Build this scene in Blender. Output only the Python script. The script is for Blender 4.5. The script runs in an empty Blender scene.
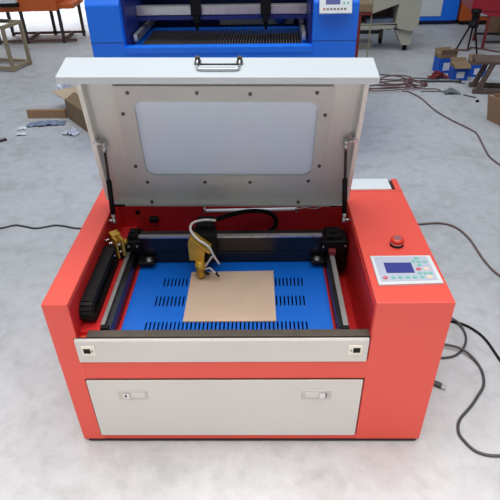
import bpy, bmesh, math, random
from mathutils import Vector, Matrix
random.seed(7)
scn = bpy.context.scene
COL = scn.collection
PI = math.pi
FZ = -0.012                      # floor level; the machine stands on four short feet

# ------------------------------------------------------------------ camera, sky, lights, exposure
cd = bpy.data.cameras.new('camera'); cam = bpy.data.objects.new('camera', cd); COL.objects.link(cam)
cd.sensor_width = 36.0; cd.sensor_fit = 'HORIZONTAL'; cd.lens = 517.388 / 500 * 36.0
cd.clip_start = 0.05; cd.clip_end = 100
Rv = Vector((0.99973494, 0.01339748, -0.01872305)); Uv = Vector((0.00777467, 0.56900765, 0.82229547)); Fv = Vector((-0.02167025, 0.82222308, -0.56875267))
cam.matrix_world = Matrix(((Rv.x, Uv.x, -Fv.x, 0.03647), (Rv.y, Uv.y, -Fv.y, -0.94844), (Rv.z, Uv.z, -Fv.z, 1.34266), (0, 0, 0, 1)))
scn.camera = cam

w = bpy.data.worlds.new('hall_daylight'); scn.world = w; w.use_nodes = True
bg = w.node_tree.nodes['Background']; bg.inputs[0].default_value = (0.84, 0.92, 1.0, 1); bg.inputs[1].default_value = 0.25

def area(name, loc, target, sx, sy, power, color):
    l = bpy.data.lights.new(name, 'AREA'); l.shape = 'RECTANGLE'; l.size = sx; l.size_y = sy; l.energy = power; l.color = color
    o = bpy.data.objects.new(name, l); COL.objects.link(o); o.location = loc
    o.rotation_euler = (Vector(target) - Vector(loc)).to_track_quat('-Z', 'Y').to_euler(); return o
area('roof_light_row', (0.0, 1.0, 4.6), (0.0, 1.0, 0), 4.4, 3.6, 190, (0.96, 0.98, 1.0))
fl_ = area('front_fill_light', (0.0, -1.75, 3.4), (0.0, -1.6, 0), 4.2, 1.0, 97, (1.0, 0.88, 0.79)); fl_.data.spread = math.radians(67)  # added unseen lamp, brightens the floor in front of the machine
area('hall_gate_daylight', (1.0, -6.0, 2.4), (0.1, 0.2, 0.3), 5.0, 3.6, 12, (1.0, 0.96, 0.91))
area('far_roof_light', (-2.2, 4.6, 5.0), (-2.2, 4.4, 0), 5.0, 4.0, 50, (0.92, 0.96, 1.0))
sd_ = area('side_gate_daylight', (-3.0, 7.2, 3.0), (-2.8, 6.9, 0), 3.0, 1.6, 60, (0.97, 0.98, 1.0)); sd_.data.spread = math.radians(75)

scn.view_settings.view_transform = 'Standard'; scn.view_settings.look = 'None'
scn.view_settings.gamma = 1.0; scn.view_settings.use_curve_mapping = False
scn.view_settings.exposure = 0.0

# ------------------------------------------------------------------ materials
def lin(c):
    def f(v):
        v /= 255.0
        return v / 12.92 if v <= 0.04045 else ((v + 0.055) / 1.055) ** 2.4
    return (f(c[0]), f(c[1]), f(c[2]), 1)
MATS = {}
def mat(name, rgb, rough=0.5, metal=0.0, var=0.06, scale=12.0, bump=0.0, bscale=200.0, spec=0.5, coat=0.0):
    m = bpy.data.materials.new(name); m.use_nodes = True; nt = m.node_tree; p = nt.nodes['Principled BSDF']
    tc = nt.nodes.new('ShaderNodeTexCoord')
    n = nt.nodes.new('ShaderNodeTexNoise'); n.inputs['Scale'].default_value = scale; n.inputs['Detail'].default_value = 4
    nt.links.new(tc.outputs['Object'], n.inputs['Vector'])
    r = nt.nodes.new('ShaderNodeValToRGB'); c = lin(rgb)
    r.color_ramp.elements[0].position = 0.3; r.color_ramp.elements[1].position = 0.7
    r.color_ramp.elements[0].color = (c[0]*(1-var), c[1]*(1-var), c[2]*(1-var), 1)
    r.color_ramp.elements[1].color = (min(1, c[0]*(1+var)), min(1, c[1]*(1+var)), min(1, c[2]*(1+var)), 1)
    nt.links.new(n.outputs['Fac'], r.inputs['Fac']); nt.links.new(r.outputs['Color'], p.inputs['Base Color'])
    p.inputs['Roughness'].default_value = rough; p.inputs['Metallic'].default_value = metal
    p.inputs['Specular IOR Level'].default_value = spec
    if coat: p.inputs['Coat Weight'].default_value = coat; p.inputs['Coat Roughness'].default_value = 0.15
    if bump:
        n2 = nt.nodes.new('ShaderNodeTexNoise'); n2.inputs['Scale'].default_value = bscale; n2.inputs['Detail'].default_value = 3
        nt.links.new(tc.outputs['Object'], n2.inputs['Vector'])
        b = nt.nodes.new('ShaderNodeBump'); b.inputs['Strength'].default_value = bump; b.inputs['Distance'].default_value = 0.002
        nt.links.new(n2.outputs['Fac'], b.inputs['Height']); nt.links.new(b.outputs['Normal'], p.inputs['Normal'])
    MATS[name] = m; return m
ORANGE = mat('orange_powder_coat', (229, 82, 68), 0.42, 0, 0.02, 5, 0.05, 500)
REDIN = mat('orange_powder_coat_shaded', (205, 40, 42), 0.42, 0, 0.04, 6, 0.05, 500)  # deeper, redder copy of the body coat; interior shading put into the colour
WHITE = mat('white_powder_coat', (213, 219, 222), 0.40, 0, 0.015, 5, 0.04, 500)
LIDGREY = mat('warm_white_sheet_metal', (200, 203, 197), 0.34, 0.18, 0.02, 5, 0.03, 400)
ALU = mat('satin_aluminium_panel', (211, 209, 205), 0.45, 0.0, 0.02, 6, 0.03, 400)
SILVER = mat('brushed_aluminium', (200, 200, 200), 0.35, 0.85, 0.08, 30)
STEELGREY = mat('grey_rail_steel', (150, 148, 145), 0.45, 0.6, 0.1, 40)
CHROME = mat('polished_chrome', (225, 225, 228), 0.12, 1.0, 0.03, 20)
BLACK = mat('black_plastic', (13, 12, 13), 0.6, 0, 0.15, 30, spec=0.25)
BLACKGLOSS = mat('black_anodised_aluminium', (11, 11, 14), 0.3, 0, 0.1, 20, spec=0.6)
LOOM = mat('matt_black_sleeve', (12, 11, 12), 0.9, spec=0.15)
BARBROWN = mat('dark_brown_grey_seal_bar', (82, 74, 64), 0.45, 0.2, 0.12, 30)
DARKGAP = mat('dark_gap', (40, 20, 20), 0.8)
BLUEBED = mat('blue_work_bed', (0, 98, 200), 0.42, 0, 0.05, 9, 0.04, 300)
SLOTDARK = mat('bed_tray_underside', (60, 22, 40), 0.6)
GOLD = mat('gold_anodised_aluminium', (205, 164, 62), 0.32, 0.5, 0.1, 40)
WOOD = mat('pale_plywood', (194, 170, 148), 0.7, 0, 0.06, 14, 0.15, 60)
FRAMEG = mat('pale_aluminium_frame', (194, 194, 188), 0.38, 0.1, 0.03, 8)
SCREW = mat('dull_screw_head', (95, 88, 82), 0.35, 0.7, 0.1, 40)
HOSE = mat('translucent_grey_hose', (205, 200, 198), 0.3, 0, 0.05, 30)
CABLE = mat('dark_grey_cable_sheath', (66, 66, 68), 0.45, 0, 0.08, 30)
CABLEBROWN = mat('dusty_brown_cable_sheath', (112, 92, 88), 0.6, 0, 0.1, 30)
CABLERED = mat('dull_red_cable_sheath', (108, 70, 72), 0.6, 0, 0.12, 30)
PANELGREY = mat('grey_blue_keypad_film', (182, 188, 204), 0.45, 0, 0.02, 10)
LATCH = mat('cream_latch_plate', (232, 229, 218), 0.4)
LCD = mat('violet_blue_lcd', (60, 66, 140), 0.18, 0, 0.04, 8)
BTNGREEN = mat('teal_green_key', (110, 190, 170), 0.5)
BTNRED = mat('pink_red_key', (212, 74, 92), 0.5)
BTNCREAM = mat('cream_orange_key', (246, 214, 186), 0.5)
ESTOP = mat('red_push_button', (222, 62, 44), 0.35)
PALECARD = mat('pale_faded_cardboard', (192, 174, 148), 0.85, 0, 0.05, 9, 0.1, 90)
CARDDARK = mat('olive_brown_cardboard', (134, 112, 86), 0.85, 0, 0.08, 9, 0.1, 90)
BROWNSTEEL = mat('rusty_brown_steel', (92, 66, 58), 0.6, 0.1, 0.15, 14)
BLUEP = mat('blue_powder_coat', (10, 118, 246), 0.38, 0, 0.03, 4, 0.04, 400)
BLUEDARK = mat('navy_painted_steel', (22, 38, 110), 0.4)
SLATS = mat('honeycomb_steel', (118, 112, 116), 0.5, 0.4, 0.1, 60)
CARD = mat('brown_cardboard', (176, 136, 102), 0.8, 0, 0.05, 9, 0.1, 90)
CARDIN = mat('brown_cardboard_inside', (158, 124, 94), 0.85, 0, 0.06, 9, 0.1, 90)
BLUEBOX = mat('blue_printed_carton', (18, 88, 196), 0.6, 0, 0.05, 9)
PAPER = mat('white_paper_label', (220, 224, 232), 0.7, 0, 0.04, 20)
BEIGE = mat('beige_grey_machine_paint', (172, 170, 156), 0.5, 0, 0.03, 5)
RUSTWOOD = mat('grimy_steel_tube', (150, 136, 112), 0.65, 0.1, 0.15, 14)
DARKWOOD = mat('weathered_dark_wood', (96, 78, 72), 0.8, 0, 0.2, 14, 0.3, 40)
RUSTRED = mat('dark_red_primer', (122, 34, 36), 0.55, 0, 0.1, 14)
CRIMSON = mat('crimson_painted_steel', (158, 22, 40), 0.4, 0, 0.04, 6)
ORANGEB = mat('burnt_orange_paint', (196, 92, 36), 0.5, 0, 0.05, 6)
DARKSTEEL = mat('dark_painted_steel', (52, 44, 42), 0.55, 0.1, 0.1, 20)
SHEET = mat('milky_plastic_sheet', (214, 218, 232), 0.35, 0, 0.06, 14)
BLUESHEET = mat('grey_blue_plastic_film', (112, 128, 156), 0.4, 0, 0.2, 22)
GREYJUNK = mat('grey_scrap_metal', (120, 126, 132), 0.6, 0.2, 0.2, 30)

# milky acrylic
m = bpy.data.materials.new('milky_acrylic_window'); m.use_nodes = True; nt = m.node_tree; p = nt.nodes['Principled BSDF']
p.inputs['Base Color'].default_value = lin((230, 242, 252)); p.inputs['Roughness'].default_value = 0.25
tr = nt.nodes.new('ShaderNodeBsdfTranslucent'); tr.inputs[0].default_value = lin((200, 204, 226))
mx = nt.nodes.new('ShaderNodeMixShader'); mx.inputs[0].default_value = 0.12
tc = nt.nodes.new('ShaderNodeTexCoord'); ns = nt.nodes.new('ShaderNodeTexNoise'); ns.inputs['Scale'].default_value = 6
bp_ = nt.nodes.new('ShaderNodeBump'); bp_.inputs['Strength'].default_value = 0.08; bp_.inputs['Distance'].default_value = 0.01
nt.links.new(tc.outputs['Object'], ns.inputs['Vector']); nt.links.new(ns.outputs['Fac'], bp_.inputs['Height']); nt.links.new(bp_.outputs['Normal'], p.inputs['Normal'])
nt.links.new(p.outputs[0], mx.inputs[1]); nt.links.new(tr.outputs[0], mx.inputs[2]); nt.links.new(mx.outputs[0], nt.nodes['Material Output'].inputs[0])
ACRYLIC = m

# concrete
m = bpy.data.materials.new('worn_concrete'); m.use_nodes = True; nt = m.node_tree; p = nt.nodes['Principled BSDF']
L = nt.links.new
tc = nt.nodes.new('ShaderNodeTexCoord')
n1 = nt.nodes.new('ShaderNodeTexNoise'); n1.inputs['Scale'].default_value = 1.3; n1.inputs['Detail'].default_value = 7; n1.inputs['Roughness'].default_value = 0.62
n2 = nt.nodes.new('ShaderNodeTexNoise'); n2.inputs['Scale'].default_value = 22; n2.inputs['Detail'].default_value = 6; n2.inputs['Roughness'].default_value = 0.7
n3 = nt.nodes.new('ShaderNodeTexNoise'); n3.inputs['Scale'].default_value = 5.5; n3.inputs['Detail'].default_value = 8; n3.inputs['Distortion'].default_value = 1.2
for n in (n1, n2, n3): L(tc.outputs['Object'], n.inputs['Vector'])
r1 = nt.nodes.new('ShaderNodeValToRGB'); r1.color_ramp.elements[0].position = 0.3; r1.color_ramp.elements[1].position = 0.72
r1.color_ramp.elements[0].color = lin((176, 179, 183)); r1.color_ramp.elements[1].color = lin((193, 196, 200))
r2 = nt.nodes.new('ShaderNodeValToRGB'); r2.color_ramp.elements[0].position = 0.3; r2.color_ramp.elements[1].position = 0.6
r2.color_ramp.elements[0].color = (0.86, 0.86, 0.86, 1); r2.color_ramp.elements[1].color = (1, 1, 1, 1)
r3 = nt.nodes.new('ShaderNodeValToRGB'); r3.color_ramp.elements[0].position = 0.33; r3.color_ramp.elements[1].position = 0.5
r3.color_ramp.elements[0].color = (0.87, 0.865, 0.85, 1); r3.color_ramp.elements[1].color = (1, 1, 1, 1)
L(n1.outputs['Fac'], r1.inputs['Fac']); L(n2.outputs['Fac'], r2.inputs['Fac']); L(n3.outputs['Fac'], r3.inputs['Fac'])
ma = nt.nodes.new('ShaderNodeMix'); ma.data_type = 'RGBA'; ma.blend_type = 'MULTIPLY'; ma.inputs[0].default_value = 1
mb = nt.nodes.new('ShaderNodeMix'); mb.data_type = 'RGBA'; mb.blend_type = 'MULTIPLY'; mb.inputs[0].default_value = 1
L(r1.outputs[0], ma.inputs[6]); L(r2.outputs[0], ma.inputs[7]); L(ma.outputs[2], mb.inputs[6]); L(r3.outputs[0], mb.inputs[7])
L(mb.outputs[2], p.inputs['Base Color']); p.inputs['Roughness'].default_value = 0.62; p.inputs['Specular IOR Level'].default_value = 0.3
b = nt.nodes.new('ShaderNodeBump'); b.inputs['Strength'].default_value = 0.12; b.inputs['Distance'].default_value = 0.004
L(n2.outputs['Fac'], b.inputs['Height']); L(b.outputs['Normal'], p.inputs['Normal'])
CONCRETE = m

# ------------------------------------------------------------------ helpers
def catmull(pts, k=8):
    P = [Vector(q) for q in pts]
    if len(P) < 3: return P
    out = []; Q = [2*P[0]-P[1]] + P + [2*P[-1]-P[-2]]
    for i in range(1, len(Q)-2):
        a, b_, c, d = Q[i-1:i+3]
        for j in range(k):
            t = j/k
            out.append(0.5*((2*b_)+(c-a)*t+(2*a-5*b_+4*c-d)*t*t+(3*b_-a-3*c+d)*t**3))
    out.append(P[-1]); return out

class MB:
    def __init__(s, xf=None): s.bm = bmesh.new(); s.xf = xf
    def _merge(s, t, M=None):
        if M is not None: bmesh.ops.transform(t, matrix=M, verts=t.verts)
        me = bpy.data.meshes.new('tmp'); t.to_mesh(me); t.free(); s.bm.from_mesh(me); bpy.data.meshes.remove(me); return s
    def box(s, x0, x1, y0, y1, z0, z1, bev=0.0, seg=2, M=None):
        t = bmesh.new(); bmesh.ops.create_cube(t, size=1)
        for v in t.verts: v.co = Vector(((x0+x1)/2+v.co.x*(x1-x0), (y0+y1)/2+v.co.y*(y1-y0), (z0+z1)/2+v.co.z*(z1-z0)))
        if bev:
            bmesh.ops.bevel(t, geom=list(t.edges), offset=bev, segments=seg, affect='EDGES', profile=0.6)
        return s._merge(t, M)
    def prism(s, poly, axis, a0, a1, bev=0.0, M=None):
        # poly in the two other axes (order x,y,z without axis), extruded along axis
        t = bmesh.new()
        def P(q, a): return {'x': (a, q[0], q[1]), 'y': (q[0], a, q[1]), 'z': (q[0], q[1], a)}[axis]
        A = [t.verts.new(P(q, a0)) for q in poly]; B = [t.verts.new(P(q, a1)) for q in poly]
        t.faces.new(A); t.faces.new(B[::-1]); n = len(poly)
        for i in range(n): t.faces.new((A[i], B[i], B[(i+1) % n], A[(i+1) % n]))
        bmesh.ops.recalc_face_normals(t, faces=t.faces)
        if bev: bmesh.ops.bevel(t, geom=list(t.edges), offset=bev, segments=2, affect='EDGES', profile=0.6)
        return s._merge(t, M)
    def tube(s, pts, r, seg=8, smooth=True, k=8):
        P = catmull(pts, k) if smooth else [Vector(q) for q in pts]
        rs = r if isinstance(r, (list, tuple)) else [r]*len(P)
        t = bmesh.new(); rings = []; up = Vector((0, 0, 1)); prev = None
        for i, q in enumerate(P):
            d = (P[min(i+1, len(P)-1)] - P[max(i-1, 0)]).normalized()
            if prev is None:
                prev = d.cross(up)
                if prev.length < 1e-3: prev = d.cross(Vector((1, 0, 0)))
            a = (prev - d*prev.dot(d)).normalized(); bb = d.cross(a); prev = a
            rings.append([t.verts.new(q + rs[i]*(math.cos(2*PI*j/seg)*a + math.sin(2*PI*j/seg)*bb)) for j in range(seg)])
        for i in range(len(rings)-1):
            for j in range(seg):
                f = t.faces.new((rings[i][j], rings[i][(j+1) % seg], rings[i+1][(j+1) % seg], rings[i+1][j])); f.smooth = True
        t.faces.new(rings[0][::-1]); t.faces.new(rings[-1])
        bmesh.ops.recalc_face_normals(t, faces=t.faces)
        return s._merge(t)
    def cyl(s, p0, p1, r0, r1=None, seg=20): return s.tube([p0, p1], [r0, r0 if r1 is None else r1], seg, smooth=False)
    def lathe(s, prof, c, seg=28):
        t = bmesh.new(); rings = []
        for (r, z) in prof: rings.append([t.verts.new((c[0]+r*math.cos(2*PI*j/seg), c[1]+r*math.sin(2*PI*j/seg), c[2]+z)) for j in range(seg)])
        for i in range(len(rings)-1):
            for j in range(seg):
                f = t.faces.new((rings[i][j], rings[i][(j+1) % seg], rings[i+1][(j+1) % seg], rings[i+1][j])); f.smooth = True
        t.faces.new(rings[0][::-1]); t.faces.new(rings[-1])
        bmesh.ops.recalc_face_normals(t, faces=t.faces)
        return s._merge(t)
    def ring(s, outer, inner, n0, n1):
        # flat plate between two equal-length loops (2-D), thickness n0..n1 along z
        t = bmesh.new(); N = len(outer)
        V = [[t.verts.new((q[0], q[1], z)) for q in lp] for lp in (outer, inner) for z in (n0, n1)]
        o0, o1, i0, i1 = V
        for j in range(N):
            k = (j+1) % N
            for a, b_ in ((o1, i1), (o0, o1), (i1, i0), (i0, o0)):
                t.faces.new((a[j], a[k], b_[k], b_[j]))
        bmesh.ops.recalc_face_normals(t, faces=t.faces); return s._merge(t)
    def build(s, name, material, parent=None, off=(0, 0, 0)):
        if s.xf:
            for v in s.bm.verts: v.co = s.xf(v.co)
            bmesh.ops.recalc_face_normals(s.bm, faces=s.bm.faces)
        o_ = Vector(off)
        for v in s.bm.verts: v.co -= o_
        me = bpy.data.meshes.new(name); s.bm.to_mesh(me); s.bm.free(); me.materials.append(material)
        o = bpy.data.objects.new(name, me); COL.objects.link(o)
        if parent: o.parent = parent
        return o
def rrect(x0, x1, y0, y1, r, k=6):
    out = []
    for cx, cy, a0 in ((x1-r, y1-r, 0), (x0+r, y1-r, PI/2), (x0+r, y0+r, PI), (x1-r, y0+r, 1.5*PI)):
        for i in range(k+1):
            a = a0 + PI/2*i/k; out.append((cx+r*math.cos(a), cy+r*math.sin(a)))
    return out
def thing(name, label, cat, loc=(0, 0, 0), rotz=0.0, group=None):
    o = bpy.data.objects.new(name, None); COL.objects.link(o); o.empty_display_size = 0.05
    o.location = loc; o.rotation_euler = (0, 0, rotz); return tag(o, label, cat, group)
def tag(o, label, cat, group=None):
    o['label'] = label; o['category'] = cat
    if group: o['group'] = group
    return o
def struct(o): o['kind'] = 'structure'; return o
def rotM(axis, ang, c): return Matrix.Translation(Vector(c)) @ Matrix.Rotation(ang, 4, axis) @ Matrix.Translation(-Vector(c))

# ------------------------------------------------------------------ floor
b = MB(); b.box(-9, 9, -7, 14, FZ-0.1, FZ); struct(b.build('floor', CONCRETE))

# ------------------------------------------------------------------ THE ENGRAVING MACHINE
OFF = (0, 0.325, FZ)
eng = thing('laser_engraver', 'orange and white desktop laser engraving machine with raised lid in the foreground', 'machine', OFF)
H = 0.529
def E(mb, name, material, parent=eng): return mb.build(name, material, parent, OFF if parent is eng else OFF)
# body: side housings, front frame, base
b = MB()
b.box(-0.5, -0.435, 0, 0.562, 0, H, 0.0035); b.box(-0.5, -0.435, 0.5635, 0.65, 0, H, 0.0035)
E(b, 'side_housing', ORANGE)
b = MB()
b.box(0.311, 0.5, 0, 0.562, 0, H, 0.0035)
b.box(0.311, 0.5, 0.5635, 0.573, 0, H-0.0005, 0.002); b.box(0.481, 0.5, 0.573, 0.65, 0, H, 0.003); b.box(0.311, 0.481, 0.573, 0.65, 0, H-0.012)
E(b, 'side_housing', ORANGE)
b = MB()
b.box(-0.436, 0.312, 0.001, 0.028, 0.265, 0.336, 0); b.box(-0.436, 0.312, 0.001, 0.028, 0.0, 0.022, 0)
b.box(-0.436, 0.312, 0.006, 0.028, 0.02, 0.40, 0)
E(b, 'front_frame', ORANGE)
b = MB()
b.box(-0.436, 0.312, 0.028, 0.55, 0.300, 0.310)           # tray floor
b.box(-0.436, -0.385, 0.028, 0.55, 0.309, 0.413, 0.0)      # ledge on the chain side
b.box(-0.386, -0.347, 0.028, 0.52, 0.309, 0.366, 0.0)
b.box(0.230, 0.264, 0.028, 0.52, 0.309, 0.364, 0.0)
b.box(-0.436, 0.312, 0.540, 0.562, 0.0, 0.505, 0.0)        # back wall
b.box(-0.437, -0.4349, 0.004, 0.55, 0.30, 0.515)           # inner liners
b.box(0.3085, 0.3115, 0.004, 0.55, 0.30, 0.515)
E(b, 'tray_liner', REDIN)
b = MB(); b.box(-0.436, 0.312, 0.535, 0.650, 0.505, H-0.003, 0.002); E(b, 'rear_crossbar', ORANGE)
b = MB(); b.box(-0.36, 0.468, 0.572, 0.648, H-0.006, H+0.002, 0.0015); rc = E(b, 'rear_cover', WHITE); rc['label'] = 'white cover plate at the rear'
b = MB(); b.box(0.467, 0.482, 0.574, 0.65, H-0.012, H-0.008); E(b, 'cover_gap', DARKGAP)
b = MB(); b.box(-0.485, 0.49, -0.0015, 0.62, -0.003, 0.003); E(b, 'base_shadow_plate', DARKGAP)  # dark plate whose front edge paints the contact shadow under the machine
for x, y in ((-0.455, 0.04), (0.455, 0.06), (-0.455, 0.6), (0.455, 0.6)):
    b = MB(); b.lathe([(0.022, 0), (0.022, 0.005), (0.012, 0.007), (0.008, 0.0085), (0.008, 0.013)], (x, y, FZ)); E(b, 'foot', SILVER)
# front tray panel
b = MB(); b.prism([(-0.006, 0.336), (-0.006, 0.411), (-0.002, 0.416), (0.005, 0.416), (0.005, 0.336)], 'x', -0.4415, 0.3065, 0.0012)
tp = E(b, 'tray_front_panel', ALU); tp['label'] = 'pale aluminium front strip with two latch plates'
b = MB(); b.box(-0.444, 0.309, 0.0, 0.004, 0.333, 0.417); E(b, 'panel_shadow_gap', DARKGAP)
for xa, xb, hx in ((-0.427, -0.393, -0.413), (0.2555, 0.291, 0.277)):
    b = MB(); b.box(xa, xb, -0.0095, -0.005, 0.364, 0.396, 0.0015); lt = E(b, 'latch_plate', LATCH, tp)
    b = MB(); b.box(hx-0.009, hx+0.009, -0.0101, -0.006, 0.3725, 0.389); k_ = E(b, 'latch_hole', BLACK, tp)
    b = MB(); b.cyl(((xb if hx < 0 else xa)+(-0.007 if hx < 0 else 0.007), -0.006, 0.380), ((xb if hx < 0 else xa)+(-0.007 if hx < 0 else 0.007), -0.0105, 0.380), 0.003); E(b, 'latch_screw', STEELGREY, tp)
b = MB(); b.box(-0.412, 0.309, 0.005, 0.029, 0.405, 0.4185, 0.0015); E(b, 'seal_bar', BARBROWN)
# lower access panel
b = MB(); b.box(-0.4445, 0.3085, -0.0005, 0.004, 0.0235, 0.2655); E(b, 'panel_shadow_gap', DARKGAP)
b = MB(); b.box(-0.441, 0.3065, -0.005, 0.004, 0.0265, 0.262, 0.0015); lp = E(b, 'access_panel', ALU); lp['label'] = 'white lower access panel with two locks'
for xa, s in ((-0.362, 1), (0.1435, -1)):
    xb = xa+0.082
    b = MB(); b.box(xa, xb, -0.0075, -0.0045, 0.191, 0.224, 0.001); E(b, 'lock_plate', FRAMEG, lp)
    kx = xa+0.025 if s > 0 else xb-0.025
    b = MB(); b.box(kx-0.0085, kx+0.0085, -0.0125, -0.007, 0.1975, 0.218, 0.002); E(b, 'lock_button', CHROME, lp)
    b = MB(); b.box(kx-0.004 if s > 0 else kx+0.008, kx+0.001 if s > 0 else kx+0.0115, -0.0128, -0.007, 0.204, 0.2155); E(b, 'key_slot', SCREW, lp)
    x0, x1 = (kx+0.012, xb-0.006) if s > 0 else (xa+0.010, kx-0.011)
    b = MB(); b.box(x0, x1, -0.0092, -0.007, 0.198, 0.2175, 0.001); E(b, 'lock_flap', ALU, lp)
# blue bed with slots
def bed():
    holes = []
    xs = {-0.347, 0.230}; ys = {0.04, 0.47}
    rows = []
    n = 40; x0 = -0.281; step = 0.01128; hw = 0.0023
    for (ya, yb, sh) in ((0.075, 0.112, 0), (0.178, 0.222, 0), (0.268, 0.308, 0)):
        ys |= {ya, yb}
        rows.append((ya, yb))
    cols = [(x0+i*step-hw, x0+i*step+hw) for i in range(n)]
    for a, c in cols: xs |= {a, c}
    xs = sorted(xs); ys = sorted(ys); z0, z1 = 0.364, 0.370
    t = bmesh.new(); vt = {}
    def V(i, j, k):
        if (i, j, k) not in vt: vt[(i, j, k)] = t.verts.new((xs[i], ys[j], (z0, z1)[k]))
        return vt[(i, j, k)]
    def solid(i, j):
        if i < 0 or j < 0 or i >= len(xs)-1 or j >= len(ys)-1: return False
        if any(abs(ys[j]-ya) < 1e-9 and any(abs(xs[i]-a) < 1e-9 for a, c in cols[k:]) for k, (ya, yb) in enumerate(rows)): return False
        return True
    for i in range(len(xs)-1):
        for j in range(len(ys)-1):
            if not solid(i, j): continue
            t.faces.new((V(i, j, 1), V(i+1, j, 1), V(i+1, j+1, 1), V(i, j+1, 1)))
            t.faces.new((V(i, j, 0), V(i, j+1, 0), V(i+1, j+1, 0), V(i+1, j, 0)))
            for di, dj, e in ((-1, 0, ((0, 0), (0, 1))), (1, 0, ((1, 0), (1, 1))), (0, -1, ((0, 0), (1, 0))), (0, 1, ((0, 1), (1, 1)))):
                if not solid(i+di, j+dj):
                    (a, c), (d, f) = e
                    t.faces.new((V(i+a, j+c, 0), V(i+d, j+f, 0), V(i+d, j+f, 1), V(i+a, j+c, 1)))
    bmesh.ops.recalc_face_normals(t, faces=t.faces)
    mb = MB(); mb._merge(t); return mb
o = E(bed(), 'work_bed', BLUEBED); o['label'] = 'blue slotted work bed'
b = MB(); b.box(-0.346, 0.229, 0.041, 0.469, 0.312, 0.330); E(b, 'bed_underside', SLOTDARK)
# guide rails
b = MB(); b.box(-0.3845, -0.357, 0.035, 0.52, 0.355, 0.4155, 0.001); r_ = E(b, 'guide_rail', BLACKGLOSS)
b = MB(); b.box(-0.3845, -0.3735, 0.045, 0.50, 0.4155, 0.4235, 0.001); E(b, 'rail_strip', STEELGREY, r_)
b = MB(); b.box(-0.383, -0.362, 0.033, 0.046, 0.410, 0.4215, 0.001); E(b, 'rail_stop', BLACK, r_)
b = MB(); b.box(0.2365, 0.2625, 0.035, 0.52, 0.355, 0.4095, 0.001); r_ = E(b, 'guide_rail', BLACKGLOSS)
b = MB(); b.box(0.2475, 0.2615, 0.045, 0.50, 0.4095, 0.4175, 0.001); E(b, 'rail_strip', STEELGREY, r_)
b = MB(); b.box(0.240, 0.262, 0.033, 0.046, 0.404, 0.4165, 0.001); E(b, 'rail_stop', BLACK, r_)
# drag chain: links along a U that lies in a vertical plane
def chain():
    mb = MB(); z0, z1 = 0.424, 0.470; R = (z1-z0)/2; yb, yf = 0.325, 0.080
    path = []; n = 26
    for i in range(n+1): path.append((yb+(yf-yb)*i/n, z0, 0))
    for i in range(1, 7): a = PI*i/7; path.append((yf-R*math.sin(a), z0+R-R*math.cos(a), a))
    for i in range(n+1): path.append((yf+(yb-yf)*i/n, z1, PI))
    for q in path:
        M = rotM('X', -q[2], (0, q[0], q[1]))
        mb.box(-0.4345, -0.400, q[0]-0.0058, q[0]+0.0058, q[1]-0.0095, q[1]+0.0095, 0.0015, 1, M)
    return mb
o = E(chain(), 'drag_chain', BLACK); o['label'] = 'black plastic drag chain'
# gantry
b = MB(); b.box(-0.345, 0.232, 0.388, 0.432, 0.373, 0.464, 0.001); b.box(-0.345, 0.232, 0.3855, 0.389, 0.405, 0.413); gb = E(b, 'gantry_beam', BLACKGLOSS)
b = MB(); b.box(-0.345, 0.224, 0.387, 0.402, 0.464, 0.4715, 0.0012); E(b, 'linear_guide', SILVER, gb)
for i in range(12): b = MB(); b.cyl((-0.32+i*0.047, 0.3875, 0.4678), (-0.32+i*0.047, 0.3855, 0.4678), 0.0018, seg=8); E(b, 'guide_screw', SCREW, gb)
b = MB(); b.box(-0.384, -0.338, 0.372, 0.440, 0.4245, 0.462, 0.003); b.box(-0.376, -0.346, 0.385, 0.43, 0.460, 0.478, 0.003); b.box(-0.352, -0.333, 0.385, 0.44, 0.38, 0.455, 0.003); b.cyl((-0.362, 0.405, 0.476), (-0.362, 0.405, 0.484), 0.008)
cl = E(b, 'rail_carriage', BLACK)
for x, z in ((-0.374, 0.447), (-0.348, 0.447)):
    b = MB(); b.cyl((x, 0.373, z), (x, 0.369, z), 0.0035, seg=10); E(b, 'carriage_bolt', SILVER, cl)
b = MB(); b.box(0.222, 0.303, 0.374, 0.445, 0.4185, 0.456, 0.004); b.box(0.236, 0.285, 0.385, 0.44, 0.454, 0.470, 0.004); b.cyl((0.262, 0.41, 0.468), (0.262, 0.41, 0.476), 0.011)
cr = E(b, 'rail_carriage', BLACK)
b = MB(); b.box(0.264, 0.303, 0.376, 0.445, 0.34, 0.42, 0.004); E(b, 'stepper_motor', BLACK, cr)
for x, z in ((0.228, 0.438), (0.296, 0.440)):
    b = MB(); b.cyl((x, 0.375, z), (x, 0.371, z), 0.003, seg=10); E(b, 'carriage_bolt', SILVER, cr)
b = MB(); b.box(0.244, 0.266, 0.356, 0.376, 0.4175, 0.432, 0.002); E(b, 'red_reflection', RUSTRED, cr)  # small red block painting a reflection on the carriage
for xa, xb in ((-0.352, -0.298), (0.192, 0.236)):
    b = MB(); b.box(xa, xb, 0.352, 0.398, 0.384, 0.396, 0.006); ip = E(b, 'idler_plate', BLACK, gb)
    c = (xb-0.018 if xa < 0 else xa+0.018, 0.366, 0.396)
    b = MB(); b.lathe([(0.0105, 0), (0.0105, 0.004), (0.007, 0.006), (0.007, 0.009)], c, 16); E(b, 'idler_bolt', SILVER, gb)
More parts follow.
